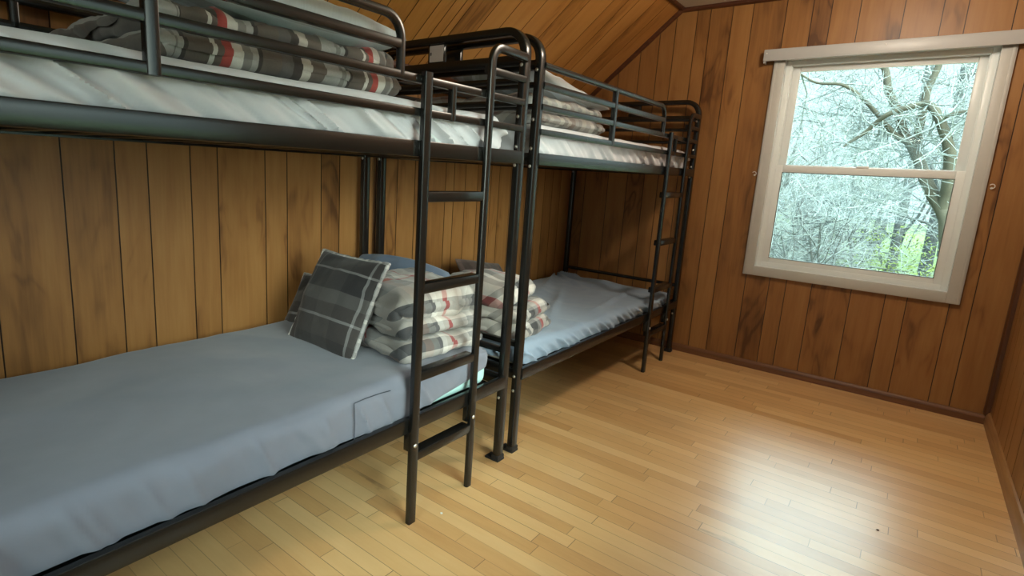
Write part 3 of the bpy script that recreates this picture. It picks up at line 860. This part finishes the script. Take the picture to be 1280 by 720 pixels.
for x, y in cand:
    k = rg.choice([0, 1, 2, 3, 0, 2])
    t = copy_tree(protos[k]) if k in used else protos[k]
    used.add(k)
    t.location = (x, y+rg.uniform(-.8, .8), GZ); t.rotation_euler = (0, 0, rg.uniform(0, 6.28))
    s = rg.uniform(.85, 1.2)*(1+max(0, y-18)*.02); t.scale = (s, s, s*rg.uniform(.9, 1.15))
for k in range(46):
    t = copy_tree(protos[3]); y = rg.uniform(13.5, 27); half = y*.27
    x = 1.5-.04*(y-8)+rg.uniform(-half, half)
    if -.4 < x-(.9+.036*y) < 2.2: x -= 2.8
    t.location = (x, y, GZ); t.rotation_euler = (0, 0, rg.uniform(0, 6.28)); s = rg.uniform(.8, 1.25); t.scale = (s, s, s)

# the big leaning tree close to the window
def limb(bm, pts, r0, r1, sides=9):
    P = [V(p) for p in pts]; out = []
    for i in range(len(P)-1):
        a, b, c, d = P[max(0, i-1)], P[i], P[i+1], P[min(len(P)-1, i+2)]
        for k in range(5):
            t = k/5
            out.append(.5*((2*b)+(c-a)*t+(2*a-5*b+4*c-d)*t*t+(3*b-a-3*c+d)*t*t*t))
    out.append(P[-1]); n = len(out)
    out = [p+V((noise.noise(p*2.1), noise.noise(p*2.1+V((9, 0, 0))), noise.noise(p*2.1+V((0, 9, 0)))))*.055 for p in out]
    tube(bm, out, [r0+(r1-r0)*i/(n-1) for i in range(n)], sides, caps=False)
    return out
big = empty('leaning_tree', (2.95, 9.9, GZ), 'big crooked tree leaning across the right half of the window', 'tree')
def rel(pts): return [V(p)-V(big.location) for p in pts]
bt, bb = bmesh.new(), bmesh.new()
l1 = limb(bt, rel([(2.95, 9.9, GZ-.1), (2.85, 9.9, -1.2), (2.70, 10, .15), (2.52, 10, .85), (2.30, 10, 1.25), (2.02, 10.1, 1.75), (1.78, 10.2, 2.25), (1.50, 10.3, 2.85), (1.25, 10.4, 3.5), (1.0, 10.6, 4.4)]), .135, .04)
l2 = limb(bt, rel([(2.48, 10, .95), (2.46, 9.8, 1.6), (2.33, 9.7, 2.1), (2.12, 9.7, 2.5), (1.95, 9.8, 2.62), (1.55, 9.8, 2.45), (1.25, 9.9, 2.15), (1.02, 9.9, 1.9)]), .095, .02)
l3 = limb(bt, rel([(1.9, 10.1, 2.0), (1.5, 10.0, 2.35), (1.15, 10.0, 2.75), (.8, 9.9, 2.95), (.45, 9.9, 3.0), (.15, 9.8, 3.2)]), .045, .014)
l4 = limb(bt, rel([(2.2, 9.7, 2.3), (2.5, 9.6, 2.45), (3.0, 9.5, 2.4), (3.5, 9.4, 2.6)]), .038, .014)
l5 = limb(bt, rel([(1.95, 10.1, 1.85), (2.0, 10.2, 2.6), (2.05, 10.3, 3.4), (2.0, 10.4, 4.4)]), .07, .035)
rg = random.Random(5)
for ln in (l1[14:], l2, l3, l4, l5):
    for q in ln[::2]:
        for _ in range(1):
            a = V((rg.gauss(0, 1), rg.gauss(.5, .5), rg.gauss(.1, .9))).normalized()
            grow(bb, bb, q, a, rg.uniform(.9, 1.8), .015, 2, rg, .7, (5, 7), 4)
obj('trunk', bt, M['bark3'], big, angle=80); obj('twigs', bb, M['twig'], big, angle=80)

def upright_tree(x, y, h, r, seed, label):
    bt, bb = bmesh.new(), bmesh.new(); rg = random.Random(seed)
    root = empty('straight_tree', (x, y, GZ), label, 'tree')
    ln = limb(bt, [V((0, 0, -.1)), V((.05, 0, h*.3)), V((-.03, .05, h*.6)), V((.06, 0, h))], r, r*.45)
    for q in ln[8:]:
        for _ in range(3):
            a = V((rg.gauss(0, 1), rg.gauss(0, 1), rg.gauss(.5, .5))).normalized()
            grow(bb, bb, q, a, rg.uniform(.9, 1.8), .022, 2, rg, .7, (3, 5), 4)
    obj('trunk', bt, M['bark2'], root, angle=80); obj('twigs', bb, M['twig'], root, angle=80)
upright_tree(4.25, 24, 15, .20, 3, 'straight grey trunk at the top right corner of the window')
upright_tree(2.75, 25, 15, .22, 4, 'straight grey trunk against the sky right of the window middle')
upright_tree(1.75, 24, 15, .18, 6, 'straight grey trunk behind the fork of the leaning tree')

def shrub(x, y, h, w, seed, label):
    rg = random.Random(seed); bb, bl = bmesh.new(), bmesh.new()
    root = empty('leafy_shrub', (x, y, GZ), label, 'shrub')
    for k in range(14):
        a = V((rg.gauss(0, .5), rg.gauss(0, .5), 1)).normalized()
        pts = [V((rg.gauss(0, .08), rg.gauss(0, .08), -.05))]
        for i in range(6):
            a = (a+V((rg.gauss(0, .15), rg.gauss(0, .15), .02))).normalized(); pts.append(pts[-1]+a*h/6)
            for _ in range(26):
                c = pts[-1]+V((rg.gauss(0, w*.2), rg.gauss(0, w*.2), rg.gauss(0, .14)))
                u = V((rg.gauss(0, 1), rg.gauss(0, 1), rg.gauss(0, 1))).normalized(); v_ = u.orthogonal().normalized()
                s = rg.uniform(.035, .07)
                bl.faces.new([bl.verts.new(c-u*s), bl.verts.new(c+v_*s*.45), bl.verts.new(c+u*s), bl.verts.new(c-v_*s*.45)])
        tube(bb, pts, [.014*(1-i/8) for i in range(7)], 4, caps=False)
    obj('stems', bb, M['twig'], root, angle=80); obj('leaves', bl, M['leaf'], root, smooth=False)
shrub(1.50, 22, 2.6, 1.3, 1, 'yellow-green leafing shrub at the left edge of the grassy clearing')
shrub(3.10, 18, 1.9, 1.5, 2, 'yellow-green leafing shrub low at the right edge of the clearing')

# ------------------------------------------------------------------ sky and light
SUN_DIR, SUN_POW, SUN_AMP = (.78, -.54, .30), 9.0, 30.0
w = bpy.data.worlds.new('overcast_sky'); SC.world = w; w.use_nodes = True
t = w.node_tree; t.nodes.clear()
tc = t.nodes.new('ShaderNodeTexCoord'); sp_ = t.nodes.new('ShaderNodeSeparateXYZ'); t.links.new(tc.outputs['Generated'], sp_.inputs[0])
mr = t.nodes.new('ShaderNodeMapRange'); mr.inputs[1].default_value = .18; mr.inputs[2].default_value = .62
mr.inputs[3].default_value = 1.0; mr.inputs[4].default_value = 9.5; mr.interpolation_type = 'SMOOTHSTEP'
t.links.new(sp_.outputs[2], mr.inputs[0])
cr = t.nodes.new('ShaderNodeValToRGB'); cr.color_ramp.elements[0].position = .0; cr.color_ramp.elements[0].color = (.80, .95, 1.0, 1)
cr.color_ramp.elements[1].position = .6; cr.color_ramp.elements[1].color = (.86, .95, 1.0, 1)
t.links.new(sp_.outputs[2], cr.inputs[0])
# brighter part of the overcast where the sun stands behind the clouds
vm = t.nodes.new('ShaderNodeVectorMath'); vm.operation = 'DOT_PRODUCT'; t.links.new(tc.outputs['Generated'], vm.inputs[0]); vm.inputs[1].default_value = V(SUN_DIR).normalized()
def wm(op, a, b_):
    n_ = t.nodes.new('ShaderNodeMath'); n_.operation = op
    for i, v in enumerate((a, b_)):
        if isinstance(v, float): n_.inputs[i].default_value = v
        else: t.links.new(v, n_.inputs[i])
    return n_.outputs[0]
lobe = wm('MULTIPLY', wm('POWER', wm('MAXIMUM', vm.outputs['Value'], 0.0), SUN_POW), SUN_AMP)
bg = t.nodes.new('ShaderNodeBackground'); t.links.new(cr.outputs[0], bg.inputs[0]); t.links.new(mr.outputs[0], bg.inputs[1])
bg2 = t.nodes.new('ShaderNodeBackground'); bg2.inputs[0].default_value = (1.0, .93, .82, 1); t.links.new(lobe, bg2.inputs[1])
add = t.nodes.new('ShaderNodeAddShader'); t.links.new(bg.outputs[0], add.inputs[0]); t.links.new(bg2.outputs[0], add.inputs[1])
wo = t.nodes.new('ShaderNodeOutputWorld'); t.links.new(add.outputs[0], wo.inputs[0])

def portal(loc, rot, sx, sy):
    d = bpy.data.lights.new('daylight_portal', 'AREA'); d.shape = 'RECTANGLE'; d.size = sx; d.size_y = sy; d.cycles.is_portal = True
    o = bpy.data.objects.new('daylight_portal', d); o.location = loc; o.rotation_euler = rot; link(o)
portal(((WIN[0]+WIN[1])/2, YW+.125, (WIN[2]+WIN[3])/2), (-PI/2, 0, 0), WIN[1]-WIN[0], WIN[3]-WIN[2])
portal((XW+.125, (WIN2[0]+WIN2[1])/2, (WIN2[2]+WIN2[3])/2), (0, PI/2, 0), WIN2[3]-WIN2[2], WIN2[1]-WIN2[0])
portal(((WIN3[0]+WIN3[1])/2, YBACK-.125, (WIN3[2]+WIN3[3])/2), (PI/2, 0, 0), WIN3[1]-WIN3[0], WIN3[3]-WIN3[2])

# added warm fill light, unseen above the top edge of the frame
d = bpy.data.lights.new('added_fill_light', 'POINT'); d.shadow_soft_size = .10; d.energy = 26; d.color = (1.0, .88, .72)
o = bpy.data.objects.new('added_fill_light', d); o.location = (1.95, .85, 2.21); link(o)

# ------------------------------------------------------------------ camera
cd = bpy.data.cameras.new('camera'); cam = bpy.data.objects.new('camera', cd); link(cam)
r_ = V((0.77541125, 0.62917141, 0.05367236)); u_ = V((-0.16000358, 0.11354516, 0.9805643)); f_ = V((-0.61084879, 0.76892837, -0.18871388))
mw = Matrix(((r_.x, u_.x, -f_.x, 2.13743), (r_.y, u_.y, -f_.y, -1.90426), (r_.z, u_.z, -f_.z, 1.19895), (0, 0, 0, 1)))
cam.matrix_world = mw
cd.sensor_width = 36; cd.sensor_fit = 'HORIZONTAL'; cd.lens = 692.4696/1280*36
cd.shift_x = (640-581.7273)/1280; cd.shift_y = (344.0574-360)/1280
cd.clip_start = .02; cd.clip_end = 300
SC.camera = cam
SC.view_settings.view_transform = 'Standard'; SC.view_settings.look = 'None'
SC.view_settings.exposure = 0.65; SC.view_settings.gamma = 1.0; SC.view_settings.use_curve_mapping = False
